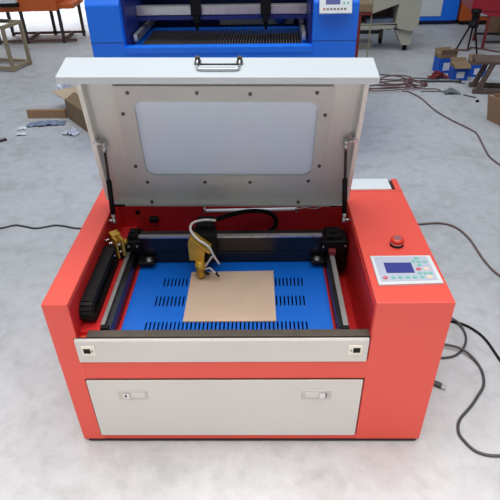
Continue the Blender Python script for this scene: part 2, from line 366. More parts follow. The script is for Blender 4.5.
# laser head
b = MB(); b.box(-0.172, -0.100, 0.340, 0.396, 0.405, 0.505, 0.004); b.box(-0.160, -0.108, 0.372, 0.43, 0.463, 0.52, 0.003)
lh = E(b, 'laser_head', BLACK); lh['label'] = 'gold laser head on a black slide'
b = MB(); b.prism([(-0.178, 0.442), (-0.178, 0.503), (-0.168, 0.516), (-0.128, 0.480), (-0.134, 0.442)], 'y', 0.300, 0.338, 0.002)
b.prism([(-0.167, 0.522), (-0.172, 0.515), (-0.117, 0.467), (-0.112, 0.474)], 'y', 0.296, 0.342, 0.001); E(b, 'mirror_housing', GOLD, lh)
b = MB(); b.lathe([(0.0135, 0.064), (0.0135, 0.050), (0.0165, 0.049), (0.0165, 0.036), (0.0145, 0.035), (0.0145, 0.014), (0.011, 0.008), (0.010, 0.0), (0.002, 0.0)][::-1], (-0.147, 0.303, 0.379), 20); E(b, 'nozzle', GOLD, lh)
b = MB()
b.tube([(-0.10, 0.385, 0.530), (-0.135, 0.375, 0.538), (-0.165, 0.355, 0.540), (-0.170, 0.328, 0.534), (-0.150, 0.302, 0.520), (-0.118, 0.291, 0.500), (-0.107, 0.289, 0.478), (-0.104, 0.289, 0.468)], 0.0038)
b.tube([(-0.104, 0.289, 0.470), (-0.118, 0.291, 0.448), (-0.131, 0.297, 0.424)], 0.003); b.tube([(-0.104, 0.289, 0.470), (-0.095, 0.289, 0.450), (-0.088, 0.290, 0.436)], 0.003)
E(b, 'air_hose', HOSE, lh)
b = MB(); b.tube([(-0.137, 0.300, 0.409), (-0.118, 0.295, 0.417), (-0.105, 0.292, 0.405), (-0.090, 0.290, 0.398)], 0.0028); E(b, 'air_fitting', HOSE, lh)
b = MB(); b.cyl((-0.139, 0.30, 0.402), (-0.122, 0.292, 0.396), 0.0045); b.cyl((-0.100, 0.29, 0.405), (-0.093, 0.29, 0.392), 0.004); E(b, 'pointer_module', BLACK, lh)
# gold mirror mount
c0 = (-0.405, 0.395, 0.44); GO = (0.0, -0.034, 0.022)
Mr = Matrix.Translation(Vector(GO)) @ rotM('Z', math.radians(36), c0)
b = MB(); b.box(-0.418, -0.411, 0.368, 0.418, 0.405, 0.474, 0.001, 1, Mr); b.box(-0.400, -0.391, 0.368, 0.418, 0.408, 0.470, 0.001, 1, Mr)
b.box(-0.418, -0.391, 0.390, 0.418, 0.458, 0.478, 0.001, 1, Mr)
mm = E(b, 'mirror_mount', GOLD); mm['label'] = 'gold adjustable mirror mount'
b = MB(); b.cyl((-0.400, 0.358, 0.474), (-0.376, 0.358, 0.474), 0.0075); b.cyl((-0.379, 0.358, 0.474), (-0.373, 0.358, 0.474), 0.009); E(b, 'mirror_ring', GOLD, mm)
for dy, dz in ((0.374, 0.465), (0.402, 0.462), (0.374, 0.418), (0.402, 0.414)):
    b = MB(); p0 = Mr @ Vector((-0.420, dy, dz)); p1 = Mr @ Vector((-0.4345, dy, dz)); b.cyl(p0, p1, 0.0032, seg=12); b.cyl(Mr @ Vector((-0.4315, dy, dz)), Mr @ Vector((-0.436, dy, dz)), 0.0048, seg=12); E(b, 'adjusting_screw', CHROME, mm)
for dy, dz in ((0.374, 0.45), (0.374, 0.425)):
    b = MB(); b.cyl(Mr @ Vector((-0.411, dy, dz)), Mr @ Vector((-0.400, dy, dz)), 0.004, seg=12); E(b, 'spring', SILVER, mm)
b = MB(); b.box(-0.4335, -0.386, 0.350, 0.43, 0.413, 0.430, 0.002); b.box(-0.428, -0.392, 0.356, 0.40, 0.428, 0.446, 0.002); E(b, 'mount_base', BLACK, mm)
# back-wall fittings
b = MB(); b.cyl((-0.153, 0.528, 0.480), (0.157, 0.528, 0.484), 0.0058, seg=14); lt = E(b, 'strip_light', PAPER)
for x in (-0.149, 0.153): b = MB(); b.box(x-0.004, x+0.004, 0.52, 0.541, 0.474, 0.491, 0.001); E(b, 'light_clip', SILVER, lt)
b = MB(); b.tube([(0.157, 0.528, 0.484), (0.185, 0.53, 0.487), (0.215, 0.535, 0.480), (0.235, 0.538, 0.485)], 0.0018); E(b, 'light_wire', STEELGREY, lt)
b = MB(); b.tube([(-0.115, 0.405, 0.515), (-0.06, 0.45, 0.510), (0.0, 0.49, 0.500), (0.06, 0.50, 0.488), (0.085, 0.49, 0.465), (0.07, 0.47, 0.44), (0.0, 0.46, 0.432), (-0.2, 0.46, 0.43)], 0.0075); E(b, 'cable_loom', LOOM)
b = MB(); b.box(-0.336, -0.308, 0.520, 0.541, 0.44, 0.455, 0.002); E(b, 'limit_switch', BLACK)
b = MB(); b.cyl((-0.375, 0.541, 0.47), (-0.375, 0.537, 0.47), 0.008); E(b, 'cable_grommet', BLACK)

# ---- lid, in its own frame: x along hinge, s up the lid, n towards the operator
LO = Vector((-0.065, 0.500, 0.5274)); LX = Vector((0.99981672, 0.00729879, -0.01769908)); LS = Vector((0.01880977, -0.20226022, 0.97915116)); LN = Vector((0.0035668, -0.97930462, -0.20236044))
def LF(v): return LO + LX*(v.x+0.065) + LS*v.y + LN*v.z
def P3(x, s, n): return LF(Vector((x, s, n)))
BL, BR, SL, SR, LL = -0.4345, 0.2985, -0.4710, 0.3185, 0.474
b = MB(LF)
b.box(BL, -0.34, 0, LL-0.0045, -0.004, 0); b.box(0.21, BR, 0, LL-0.0045, -0.004, 0); b.box(-0.34, 0.21, 0, 0.09, -0.004, 0); b.box(-0.34, 0.21, 0.39, LL-0.0045, -0.004, 0)
b.box(BL, BR, -0.004, 0.006, -0.012, 0.016, 0.001)
lid = E(b, 'lid', LIDGREY); lid['label'] = 'raised hinged lid with milky window'
b = MB(LF); b.box(SL, SR, LL-0.004, LL, -0.019, 0.085, 0.001); b.box(SL, SR, LL-0.018, LL-0.003, 0.081, 0.085, 0.001)
sk = E(b, 'lid_skirt', WHITE, lid)
for xa, xb in ((BL-0.013, BL), (BR, BR+0.012)): b = MB(LF); b.box(xa, xb, 0.03, LL-0.004, -0.016, 0.026, 0.001); E(b, 'lid_rim', LATCH, lid)  # paler coat than the lid, painting the light the rim catches
b = MB(LF); b.ring(rrect(-0.360, 0.2235, 0.076, 0.409, 0.003), rrect(-0.3115, 0.187, 0.1135, 0.3645, 0.028), 0.0, 0.010); E(b, 'window_frame', FRAMEG, lid)
b = MB(LF); b.box(-0.335, 0.205, 0.092, 0.388, -0.003, -0.0002); E(b, 'window_pane', ACRYLIC, lid)
for x, s in [(-.322, .390), (-.138, .390), (.003, .387), (.18, .391), (-.344, .327), (-.339, .15), (.208, .324), (.208, .152), (-.312, .09), (-.136, .09), (.002, .09), (.18, .095)]:
    b = MB(LF); b.cyl((x, s, 0.010), (x, s, 0.0125), 0.0055, 0.005, 14); b.cyl((x, s, 0.0125), (x, s, 0.0145), 0.003, 0.003, 6); E(b, 'window_screw', SCREW, lid)
# bail handle on the outer face of the lid front
b = MB(LF); hz = LL+0.0045
b.tube([(-0.129, LL+0.010, 0.010), (-0.129, hz+0.003, 0.022), (-0.128, hz, 0.042), (-0.124, hz, 0.050), (-0.115, hz, 0.0525), (-0.076, hz, 0.053), (-0.037, hz, 0.0525), (-0.028, hz, 0.050), (-0.024, hz, 0.042), (-0.023, hz+0.003, 0.022), (-0.023, LL+0.010, 0.010)], 0.0032)
hd = E(b, 'handle', CHROME, lid)
b = MB(LF); b.cyl((-0.130, LL+0.008, 0.034), (-0.022, LL+0.008, 0.034), 0.0022, seg=10); E(b, 'handle_spindle', SCREW, lid)
for x in (-0.129, -0.023): b = MB(LF); b.box(x-0.008, x+0.008, LL, LL+0.004, 0.0, 0.022, 0.001); b.cyl((x, LL+0.003, 0.009), (x, LL+0.016, 0.009), 0.0075, 0.006, seg=14); E(b, 'handle_bracket', SCREW, lid)
for x0, x1, n in ((-0.43, -0.395, 0.0175), (0.255, 0.297, 0.0175)): b = MB(LF); b.box(x0, x1, -0.002, 0.004, n-0.002, n+0.003, 0.001); E(b, 'hinge_leaf', BLACK if x0 < 0 else CHROME, lid)
for x in (-0.31, 0.155): b = MB(LF); b.cyl((x, 0.006, 0.010), (x, 0.012, 0.010), 0.005, seg=10); E(b, 'rubber_bumper', SCREW, lid)
# gas struts
for top, bot, wall, brk in ((P3(-0.4165, 0.231, 0.012), Vector((-0.4175, 0.411, 0.516)), -0.4345, P3(-0.4335, 0.244, 0.022)), (P3(0.2755, 0.240, 0.012), Vector((0.2905, 0.407, 0.514)), 0.3085, P3(0.2985, 0.254, 0.022))):
    d = bot-top
    b = MB(); b.cyl(top+d*0.46, top+d*0.90, 0.0078); g = E(b, 'gas_strut', BLACK)
    b = MB(); b.cyl(top+d*0.08, top+d*0.47, 0.0042); E(b, 'strut_rod', DARKSTEEL, g)
    b = MB(); b.cyl(top, top+d*0.10, 0.0065); E(b, 'rod_end', SILVER, g)
    b = MB(); b.cyl(top+d*0.90, bot, 0.0055)
    b.cyl(bot, Vector((wall, bot.y, bot.z)), 0.0045); b.cyl(bot-Vector((0.004 if wall < 0 else -0.004, 0, 0)), bot+Vector((0.006 if wall < 0 else -0.006, 0, 0)), 0.0085)
    E(b, 'ball_joint', SILVER, g)
    s_ = -1 if wall < 0 else 1
    b = MB(); b.tube([top, (top+brk)/2+LN*0.004, brk], 0.0055, smooth=False); b.cyl(top-LX*0.006, top+LX*0.006, 0.009); b.cyl(brk-LN*0.012, brk+LN*0.012, 0.007)
    E(b, 'strut_bracket', SILVER, g)
# control panel
b = MB(); b.prism([(0.3285, 0.0645), (0.4905, 0.0705), (0.4875, 0.189), (0.3285, 0.188)], 'z', H-0.001, H+0.0055, 0.0012); cp = E(b, 'control_panel', WHITE); cp['label'] = 'white keypad panel with small blue screen'
b = MB(); b.prism([(0.337, 0.0765), (0.479, 0.0815), (0.477, 0.1825), (0.337, 0.1815)], 'z', H+0.005, H+0.0063); E(b, 'keypad_film', PANELGREY, cp)
b = MB(); b.box(0.357, 0.4285, 0.1105, 0.1545, H+0.006, H+0.0071); E(b, 'screen', LCD, cp)
K = H+0.006
def key(x, y, r, m_, oval=1.0):
    b = MB(); b.prism([(x+r*oval*math.cos(2*PI*i/16), y+r*math.sin(2*PI*i/16)) for i in range(16)], 'z', K, K+0.0014, 0.0003); E(b, 'key', m_, cp)
    b = MB(); b.box(x-r*0.45, x+r*0.45, y-r*0.12, y+r*0.12, K+0.0013, K+0.0018); E(b, 'key_mark', PANELGREY, cp)
key(0.3495, 0.0905, 0.0062, BTNRED)
for i in range(5): key(0.3695+i*0.0182, 0.0910+i*0.0004, 0.0055, BTNGREEN, 1.15)
key(0.4615, 0.0935, 0.0056, BTNCREAM, 1.3)
for x in (0.4405, 0.4545, 0.4675): key(x, 0.1085, 0.005, BTNGREEN, 1.1)
key(0.4415, 0.1265, 0.0060, BTNRED, 1.1); key(0.4620, 0.1275, 0.0055, BTNCREAM, 1.4)
for x, y in ((0.4475, 0.1735), (0.4365, 0.1605), (0.4500, 0.1585), (0.4480, 0.1435), (0.4660, 0.1580)): key(x, y, 0.0052, BTNGREEN, 1.15)
# emergency stop
c = (0.4125, 0.2475, H)
b = MB(); b.lathe([(0.0185, -0.001), (0.0185, 0.002), (0.0150, 0.003), (0.0150, 0.006)], c); es = E(b, 'emergency_stop_button', BLACK); es['label'] = 'red mushroom stop button'
b = MB(); b.lathe([(0.0165, 0.0055), (0.0170, 0.0085), (0.0165, 0.0095)], c); E(b, 'button_collar', LATCH, es)
b = MB(); b.lathe([(0.0165, 0.0095), (0.0188, 0.0115), (0.0188, 0.0175), (0.0170, 0.021), (0.010, 0.0232), (0.001, 0.0235)], c); E(b, 'button_cap', ESTOP, es)
b = MB(); b.ring(rrect(c[0]-0.0095, c[0]+0.0095, c[1]-0.0095, c[1]+0.0095, 0.0094), rrect(c[0]-0.006, c[0]+0.006, c[1]-0.006, c[1]+0.006, 0.0059), H+0.0225, H+0.0242); b.box(c[0]-0.003, c[0]+0.003, c[1]-0.003, c[1]+0.003, H+0.0228, H+0.0244); E(b, 'button_arrow_ring', GREYJUNK, es)

# plywood square on the bed
b = MB(); b.prism([(-0.181, 0.1085), (0.0762, 0.109), (0.0735, 0.338), (-0.180, 0.334)], 'z', 0.3702, 0.3745, 0.0004)
tag(b.build('plywood_sheet', WOOD), 'pale brown plywood square lying on the blue work bed', 'board')

# ------------------------------------------------------------------ cables on the floor
def cable(name, pts, r, m_, label, cat='cable', group=None):
    b = MB(); b.tube([(q[0], q[1], (q[2] if len(q) > 2 else FZ+r+0.0005)) for q in pts], r, 8)
    return tag(b.build(name, m_), label, cat, group)
cable('power_cord', [(-0.52, 1.17), (-0.70, 1.19), (-0.869, 1.204), (-0.94, 1.225), (-0.994, 1.234), (-1.04, 1.218), (-1.085, 1.208), (-1.14, 1.225), (-1.197, 1.238), (-1.262, 1.211), (-1.40, 1.19), (-1.6, 1.22)], 0.0042, CABLE, 'thin dark wavy cord on the floor left of the orange machine')
cable('power_cord', [(0.52, 1.16), (0.68, 1.20), (0.814, 1.214), (0.913, 1.221), (0.975, 1.183), (1.008, 1.08), (1.016, 0.90), (1.043, 0.795), (1.12, 0.68), (1.25, 0.6)], 0.0048, CABLEBROWN, 'brown-grey cord curving right from behind the orange machine')
cable('data_cable', [(0.56, 0.56), (0.66, 0.545), (0.76, 0.516), (0.79, 0.503), (0.82, 0.475), (0.847, 0.421), (0.862, 0.316), (0.88, 0.22), (0.95, 0.1)], 0.0045, BLACK, 'black cable arching out from the machine to the right edge')
cable('data_cable', [(0.60, 0.63, FZ+0.014), (0.70, 0.565, FZ+0.014), (0.765, 0.515, FZ+0.014), (0.784, 0.47), (0.776, 0.418), (0.742, 0.365), (0.695, 0.336), (0.63, 0.335), (0.56, 0.36)], 0.0042, CABLE, 'short grey cable looping back to the side of the machine')
cable('data_cable', [(0.56, 0.41, FZ+0.014), (0.695, 0.386, FZ+0.014), (0.75, 0.355, FZ+0.014), (0.781, 0.29), (0.768, 0.215), (0.722, 0.155), (0.693, 0.122), (0.647, 0.077), (0.629, 0.04), (0.631, 0.006), (0.660, -0.038), (0.72, -0.05), (0.80, -0.03)], 0.0045, CABLE, 'long grey cable in an S-curve on the floor at front right')
pl_ = thing('cable_plug', 'grey plug end poking out beside the lower right of the machine', 'plug', (0.612, 0.212, FZ), math.radians(-35))
b = MB(); b.tube([(-0.10, 0.03, 0.008), (-0.05, 0.012, 0.008), (-0.012, 0, 0.008)], 0.0045); b.build('cord', CABLE, pl_)
b = MB(); b.box(-0.014, 0.016, -0.008, 0.008, 0.0005, 0.0155, 0.003); b.build('plug_body', CABLE, pl_)
b = MB(); b.box(0.016, 0.03, -0.006, 0.006, 0.003, 0.0125, 0.0008); b.build('plug_shell', SILVER, pl_)
cable('extension_cable', [(1.19, 3.26), (1.245, 3.215), (1.294, 3.066), (1.328, 2.796), (1.381, 2.61), (1.459, 2.42), (1.475, 2.332), (1.446, 2.121), (1.431, 1.943), (1.50, 1.72), (1.60, 1.55)], 0.0052, CABLEBROWN, 'long brown cable snaking from the red tangle toward the right edge')
tb = []
for cx, cy, rx, ry, a0, n in ((1.17, 3.46, 0.16, 0.06, 0.2, 9), (1.21, 3.56, 0.15, 0.12, 0.5, 9), (1.10, 3.38, 0.20, 0.05, 0.1, 9), (1.34, 3.44, 0.09, 0.10, -0.4, 9), (1.12, 3.64, 0.18, 0.07, -0.3, 9), (1.36, 3.42, 0.06, 0.07, 0.6, 8), (1.08, 3.27, 0.17, 0.04, 0.15, 8)):
    for i in range(n):
        a = 2*PI*i/8; u_, v_ = rx*math.cos(a), ry*math.sin(a)
        tb.append((cx+u_*math.cos(a0)-v_*math.sin(a0), cy+u_*math.sin(a0)+v_*math.cos(a0), FZ+0.006+0.006*((i*3+n) % 3)))
tb.append((1.45, 3.30, FZ+0.005)); tb.append((1.50, 3.26, FZ+0.005))
cable('cable_tangle', tb, 0.0042, CABLERED, 'tangled loops of dull red cable on the grey floor', 'cable')
cable('floor_cord', [(1.27, 3.56), (1.40, 3.60), (1.6, 3.52), (1.75, 3.42)], 0.0045, CABLE, 'thin dark cord running from the red tangle to the blue cartons')

# ------------------------------------------------------------------ BLUE LASER MACHINE behind
bl = thing('laser_cutter', 'large blue laser cutting machine with two heads behind the raised lid', 'machine', (-0.172, 2.05, FZ), math.radians(-1.6))
ZF = 0.012
def pil(x0, x1):
    b = MB(); b.prism([(0, 0), (0, 0.835+ZF+0.02), (0.02, 0.868+ZF+0.02), (0.22, 0.97), (0.95, 0.97), (0.95, 0)], 'x', x0, x1, 0.006)
    b.build('side_housing', BLUEP, bl)
pil(-0.733, -0.546); pil(0.496, 0.737)
b = MB(); b.box(-0.548, 0.498, 0.002, 0.03, 0, 0.638, 0.0); b.box(-0.548, 0.498, -0.004, 0.06, 0.618, 0.654, 0.004); b.build('front_frame', BLUEP, bl)
b = MB(); b.box(-0.548, 0.498, 0.03, 0.95, 0.3, 0.56, 0); b.box(-0.548, 0.498, 0.86, 0.95, 0.5, 0.97); b.box(-0.547, -0.53, 0.05, 0.9, 0.55, 0.96); b.box(0.48, 0.497, 0.05, 0.9, 0.55, 0.96); b.box(-0.548, 0.498, 0.40, 0.95, 0.955, 0.97); b.build('inner_cabinet', BLUEDARK, bl)
for x0, x1 in ((-0.735, -0.544), (0.494, 0.739)):
    b = MB(); b.box(x0+0.002, x1-0.002, -0.0012, 0.01, 0.678, 0.6805); b.build('panel_seam', BLUEDARK, bl)
b = MB(); b.box(-0.535, 0.485, 0.06, 0.11, 0.575, 0.63, 0.004); b.box(-0.535, 0.485, 0.60, 0.64, 0.575, 0.63, 0.004); b.box(-0.535, -0.50, 0.06, 0.64, 0.575, 0.63, 0.004); b.box(0.45, 0.485, 0.06, 0.64, 0.575, 0.63, 0.004); b.build('bed_frame', BLUEP, bl)
b = MB()
for i in range(56): x = -0.495+i*0.0171; b.box(x, x+0.004, 0.11, 0.60, 0.585, 0.622)
for i in range(5): b.box(-0.5, 0.45, 0.16+i*0.1, 0.163+i*0.1, 0.58, 0.60)
o = b.build('cutting_bed', SLATS, bl); o['label'] = 'grey slatted cutting bed'
b = MB(); b.box(-0.53, 0.48, 0.30, 0.36, 0.762, 0.812, 0.004); g = b.build('gantry_beam', SILVER, bl)
b = MB(); b.box(-0.53, 0.48, 0.302, 0.36, 0.735, 0.758, 0.002); b.build('gantry_track', BLUEDARK, bl)
for x in (-0.515, 0.445): b = MB(); b.box(x, x+0.022, 0.1, 0.84, 0.66, 0.70, 0.003); b.build('guide_rail', SILVER, bl)
for x in (-0.170, 0.238):
    b = MB(); b.box(x-0.03, x+0.03, 0.255, 0.30, 0.765, 0.86, 0.006); b.box(x-0.018, x+0.018, 0.258, 0.30, 0.725, 0.77, 0.004); h = b.build('laser_head', BLACK, bl)
    b = MB(); b.lathe([(0.004, 0), (0.010, 0.02), (0.012, 0.05)], (x, 0.28, 0.68), 14); b.build('nozzle', BLACK, h)
b = MB(); b.box(-0.09, 0.42, 0.845, 0.862, 0.60, 0.685, 0.002); o = b.build('rear_panel', WHITE, bl); o['label'] = 'white strip at the back of the bed'
b = MB(); b.cyl((0.31, 0.80, 0.62), (0.35, 0.80, 0.66), 0.03); b.build('fan_duct', BLUEP, bl)
# its keypad on the sloping top, tilted back
Mk = Matrix.Translation((0.612, -0.040, 0.822)) @ Matrix.Rotation(math.radians(-31), 4, 'X')
b = MB(); b.box(-0.088, 0.082, -0.008, 0.004, 0.0, 0.12, 0.002, 2, Mk); k = b.build('control_panel', WHITE, bl)
b = MB(); b.box(-0.055, 0.02, -0.0095, -0.007, 0.045, 0.10, 0, 2, Mk); b.build('screen', LCD, k)
for i in range(7): b = MB(); b.box(-0.068+i*0.018, -0.057+i*0.018, -0.0095, -0.007, 0.016, 0.026, 0, 2, Mk); b.build('key', SCREW if i else BTNRED, k)
for x, z in ((0.035, 0.045), (0.055, 0.045), (0.045, 0.07), (0.06, 0.085)): b = MB(); b.box(x, x+0.01, -0.0095, -0.007, z, z+0.012, 0, 2, Mk); b.build('key', BTNGREEN, k)

def crumple(name, c, r, h, m_, label, cat, seed, n=3):
    rnd = random.Random(seed); t = bmesh.new(); bmesh.ops.create_icosphere(t, subdivisions=n, radius=1)
    ph = [rnd.uniform(0, 6.28) for _ in range(6)]
    for v in t.verts:
        d = 1+0.28*math.sin(v.co.x*5+ph[0])*math.sin(v.co.y*6+ph[1])+0.2*math.sin(v.co.z*7+v.co.x*4+ph[2])+rnd.uniform(-.12, .12)
        v.co = Vector((v.co.x*r[0]*d, v.co.y*r[1]*d, max(0, (v.co.z*0.5+0.35)*h*d)))
    b = MB(); b._merge(t); o = b.build(name, m_); o.location = c; return tag(o, label, cat)
for i, (x, y) in enumerate(((-0.62, 2.66), (-0.48, 2.655))):
    pass

# ------------------------------------------------------------------ LEFT BACKGROUND
# grimy tube frame
def frame_legs(root, w, d, h, r, m_, low):
    for sx in (-1, 1):
        for sy in (-1, 1): b = MB(); b.box(sx*w/2-r, sx*w/2+r, sy*d/2-r, sy*d/2+r, 0, h-2*r, 0.002); b.build('leg', m_, root)
    for z, nm in ((h-r, 'top_rail'), (low, 'lower_rail')):
        for sy in (-1, 1): b = MB(); e = w/2+r if nm == 'top_rail' else w/2-r; b.box(-e, e, sy*d/2-r, sy*d/2+r, z-r, z+r, 0.002); b.build(nm, m_, root)
        for sx in (-1, 1): b = MB(); b.box(sx*w/2-r, sx*w/2+r, -d/2+r, d/2-r, z-r, z+r, 0.002); b.build(nm, m_, root)
st = thing('frame_stand', 'empty grimy steel tube stand at the left edge of the floor', 'stand', (-2.43, 4.17, FZ), math.radians(-13))
frame_legs(st, 0.36, 0.27, 0.405, 0.0145, RUSTWOOD, 0.03)
b = MB(); b.box(-0.22, 0.10, 0.02, 0.09, 0.405, 0.42, 0.003); b.build('dark_bar', DARKSTEEL, st)
# orange machine on its leg frame
om = thing('cabinet_machine', 'burnt orange machine on a dark leg frame at upper left', 'machine', (-2.38, 5.30, FZ), math.radians(2))
b = MB(); b.box(-0.55, 0.22, -0.20, 0.35, 0.335, 0.80, 0.006); b.box(0.20, 0.38, -0.14, 0.30, 0.345, 0.39, 0.004); b.build('cabinet', ORANGEB, om)
b = MB(); b.box(-0.36, -0.17, -0.26, -0.20, 0.39, 0.43, 0.004); b.build('control_box', BLACK, om)
b = MB(); b.box(-0.35, -0.18, -0.262, -0.20, 0.43, 0.50, 0.004); b.build('white_cover', WHITE, om)
for x, y in ((-0.50, -0.17), (-0.19, -0.17), (0.22, -0.17), (-0.5, 0.25), (0.0, 0.25), (0.36, 0.16)): b = MB(); b.box(x-0.015, x+0.015, y-0.015, y+0.015, 0.0, 0.345); b.build('leg', DARKSTEEL, om)
for y in (-0.17, 0.25): b = MB(); b.box(-0.5, 0.36, y-0.012, y+0.012, 0.015, 0.04); b.build('lower_rail', BROWNSTEEL, om)
for x in (-0.19, 0.22): b = MB(); b.box(x-0.012, x+0.012, -0.17, 0.25, 0.016, 0.041); b.build('lower_rail', BROWNSTEEL, om)
rm = thing('red_side_cabinet', 'dark red cabinet part beside the orange machine at upper left', 'cabinet', (-1.74, 5.70, FZ), 0)
b = MB(); b.box(-0.2, 0.25, -0.18, 0.3, 0.36, 0.72, 0.01); b.build('cabinet', CRIMSON, rm)
for x in (-0.15, 0.2): b = MB(); b.box(x-0.014, x+0.014, -0.1, -0.072, 0, 0.36); b.build('leg', DARKSTEEL, rm)
for x in (-0.15, 0.2): b = MB(); b.box(x-0.014, x+0.014, 0.2, 0.228, 0, 0.36); b.build('leg', DARKSTEEL, rm)
# open cardboard box tipped behind the lid
cb = thing('cardboard_box', 'open brown cardboard box lying behind the left side of the lid', 'box', (-1.385, 2.745, FZ), math.radians(-51.5))
bu, bv, bh = 0.46, 0.19, 0.145
b = MB()
b.box(0, bu, 0, 0.004, 0, bh); b.box(0, bu, bv-0.004, bv, 0, bh); b.box(0, 0.004, 0.004, bv-0.004, 0, bh); b.box(bu-0.004, bu, 0.004, bv-0.004, 0, bh); b.box(0, bu, 0, bv, 0, 0.004)
b.build('carton_body', CARDDARK, cb)
Mf = rotM('Y', math.radians(-92), (0.002, 0, bh)); b = MB(); b.box(0, 0.004, 0, bv, bh, bh+0.27, 0, 2, Mf); b.build('flap', PALECARD, cb)
Mf = rotM('X', math.radians(-22), (0, bv-0.002, bh)); b = MB(); b.box(0, bu, bv-0.004, bv, bh, bh+0.10, 0, 2, Mf); b.build('flap', CARDIN, cb)
Mf = rotM('X', math.radians(-62), (0, 0.002, bh)); b = MB(); b.box(0.02, bu, 0, 0.004, bh-0.002, bh+0.085, 0, 2, Mf); b.build('flap', CARDDARK, cb)
b = MB(); b.box(0, 0.29, -0.016, 0.016, 0, 0.062, 0.002)
o = b.build('cardboard_strip', CARDIN); o.location = (-1.69, 2.77, FZ); o.rotation_euler = (0, 0, -0.03); tag(o, 'long low brown board lying left of the open cardboard box', 'board')
def film(name, c, w, d, h, m_, label, cat, seed, rz=0):
    rnd = random.Random(seed); t = bmesh.new(); bmesh.ops.create_grid(t, x_segments=14, y_segments=8, size=0.5)
    for v in t.verts:
        e = 1+rnd.uniform(-.14, .14); v.co = Vector((v.co.x*w*e, v.co.y*d*e, 0.003+h*rnd.random()*(1-abs(v.co.x)*1.5)))
    g = bmesh.ops.extrude_face_region(t, geom=list(t.faces))
    for v in [q for q in g['geom'] if isinstance(q, bmesh.types.BMVert)]: v.co.z += 0.002
    bmesh.ops.recalc_face_normals(t, faces=t.faces)
    b = MB(); b._merge(t); o = b.build(name, m_); o.location = c; o.rotation_euler = (0, 0, rz); return tag(o, label, cat)
film('plastic_film', (-1.51, 2.625, FZ), 0.26, 0.08, 0.022, BLUESHEET, 'crumpled blue-grey plastic film in front of the long brown board', 'plastic film', 3, 0.15)
film('plastic_film', (-1.275, 2.44, FZ), 0.11, 0.07, 0.035, SHEET, 'small crumpled white and blue wrap near the cardboard box corner', 'plastic film', 4, -0.3)
film('paper_scrap', (-1.655, 2.545, FZ), 0.06, 0.05, 0.012, PAPER, 'small white scrap at the left end of the blue-grey film', 'scrap', 5, 0.4)
film('paper_scrap', (-1.62, 2.432, FZ), 0.07, 0.035, 0.012, PAPER, 'flat white scrap on bare floor left of the cardboard box', 'scrap', 6, 0.1)
tr_ = thing('metal_bracket', 'small dark metal piece on the floor at the left edge', 'scrap', (-1.735, 2.31, FZ), 0.7)
b = MB(); b.box(-0.06, 0.06, -0.018, 0.018, 0.0, 0.012, 0.002); b.build('plate', DARKSTEEL, tr_); b = MB(); b.box(-0.04, 0.05, -0.008, 0.008, 0.012, 0.02, 0.002); b.build('rib', SILVER, tr_)
crumple('plastic_bag', (-1.56, 3.27, FZ), (0.055, 0.05), 0.13, SHEET, 'pale crumpled plastic bag behind the cardboard box flap', 'bag', 8)

# ------------------------------------------------------------------ RIGHT BACKGROUND
# beige machine on castors
bm_ = thing('beige_machine', 'beige grey machine on castors at the top right of the blue machine', 'machine', (1.22, 4.62, FZ), 0)
b = MB(); b.prism([(-0.42, 0.225), (0.10, 0.225), (0.16, 0.265), (0.17, 0.225), (0.31, 0.20), (0.37, 0.235), (0.37, 0.80), (0.20, 0.80), (0.15, 0.36), (0.15, 0.262), (-0.42, 0.262)], 'y', -0.14, 0.28, 0.003); b.build('lower_body', BEIGE, bm_)
b = MB(); b.prism([(-0.42, 0.36), (-0.1, 0.36), (0.2, 0.46), (0.2, 0.80), (-0.42, 0.80)], 'y', -0.13, 0.28, 0.003); b.build('upper_body', BEIGE, bm_)
b = MB(); b.box(-0.42, 0.2, 0.12, 0.28, 0.24, 0.5); b.build('inner_panel', DARKWOOD, bm_)
b = MB(); b.box(-0.12, 0.14, -0.05, 0.1, 0.262, 0.30, 0.004); b.build('blue_tray', BLUESHEET, bm_)
b = MB(); b.prism([(0.16, 0.205), (0.34, 0.205), (0.33, 0.06), (0.24, 0.06)], 'y', -0.10, 0.02, 0.004); b.build('leg', BEIGE, bm_)
b = MB(); b.prism([(0.0, 0.225), (0.18, 0.225), (0.16, 0.16), (0.02, 0.19)], 'y', 0.1, 0.24, 0.004); b.build('leg', BEIGE, bm_)
b = MB(); b.box(-0.42, 0.06, 0.1, 0.14, 0.13, 0.16); b.build('tie_bar', DARKSTEEL, bm_)
for x, y in ((0.29, -0.04), (0.10, 0.26)):
    b = MB(); b.cyl((x-0.015, y, 0.028), (x+0.015, y, 0.028), 0.028, seg=16); k = b.build('castor_wheel', BLACK, bm_)
    b = MB(); b.box(x-0.022, x+0.022, y-0.012, y+0.012, 0.04, 0.07 if y < 0 else 0.2, 0.002); b.build('castor_fork', SCREW, bm_)
b = MB(); b.box(-0.42, -0.02, 0.06, 0.22, 0.0, 0.055, 0.004); b.build('base_bar', BEIGE, bm_)
# red steel trestle beside the blue machine
rt = thing('red_trestle', 'thin dark red steel trestle beside the right end of the blue machine', 'stand', (0.90, 3.65, FZ), 0.0)
for x, y in ((-0.045, -0.03), (0.0, 0.24)): b = MB(); b.box(x-0.013, x+0.013, y-0.013, y+0.013, 0, 0.528, 0.002); b.build('leg', RUSTRED, rt)
b = MB(); b.box(-0.06, 0.05, -0.045, -0.015, 0.515, 0.54, 0.002); b.box(-0.013, 0.013, -0.015, 0.27, 0.515, 0.54, 0.002); b.build('top_rail', RUSTRED, rt)
b = MB(); b.box(0.045, 0.055, -0.035, -0.025, 0, 0.64); b.build('thin_rod', RUSTWOOD, rt)
b = MB(); b.box(-0.08, 0.045, -0.05, 0.28, 0.54, 0.60, 0.004); b.build('board', CARDDARK, rt)
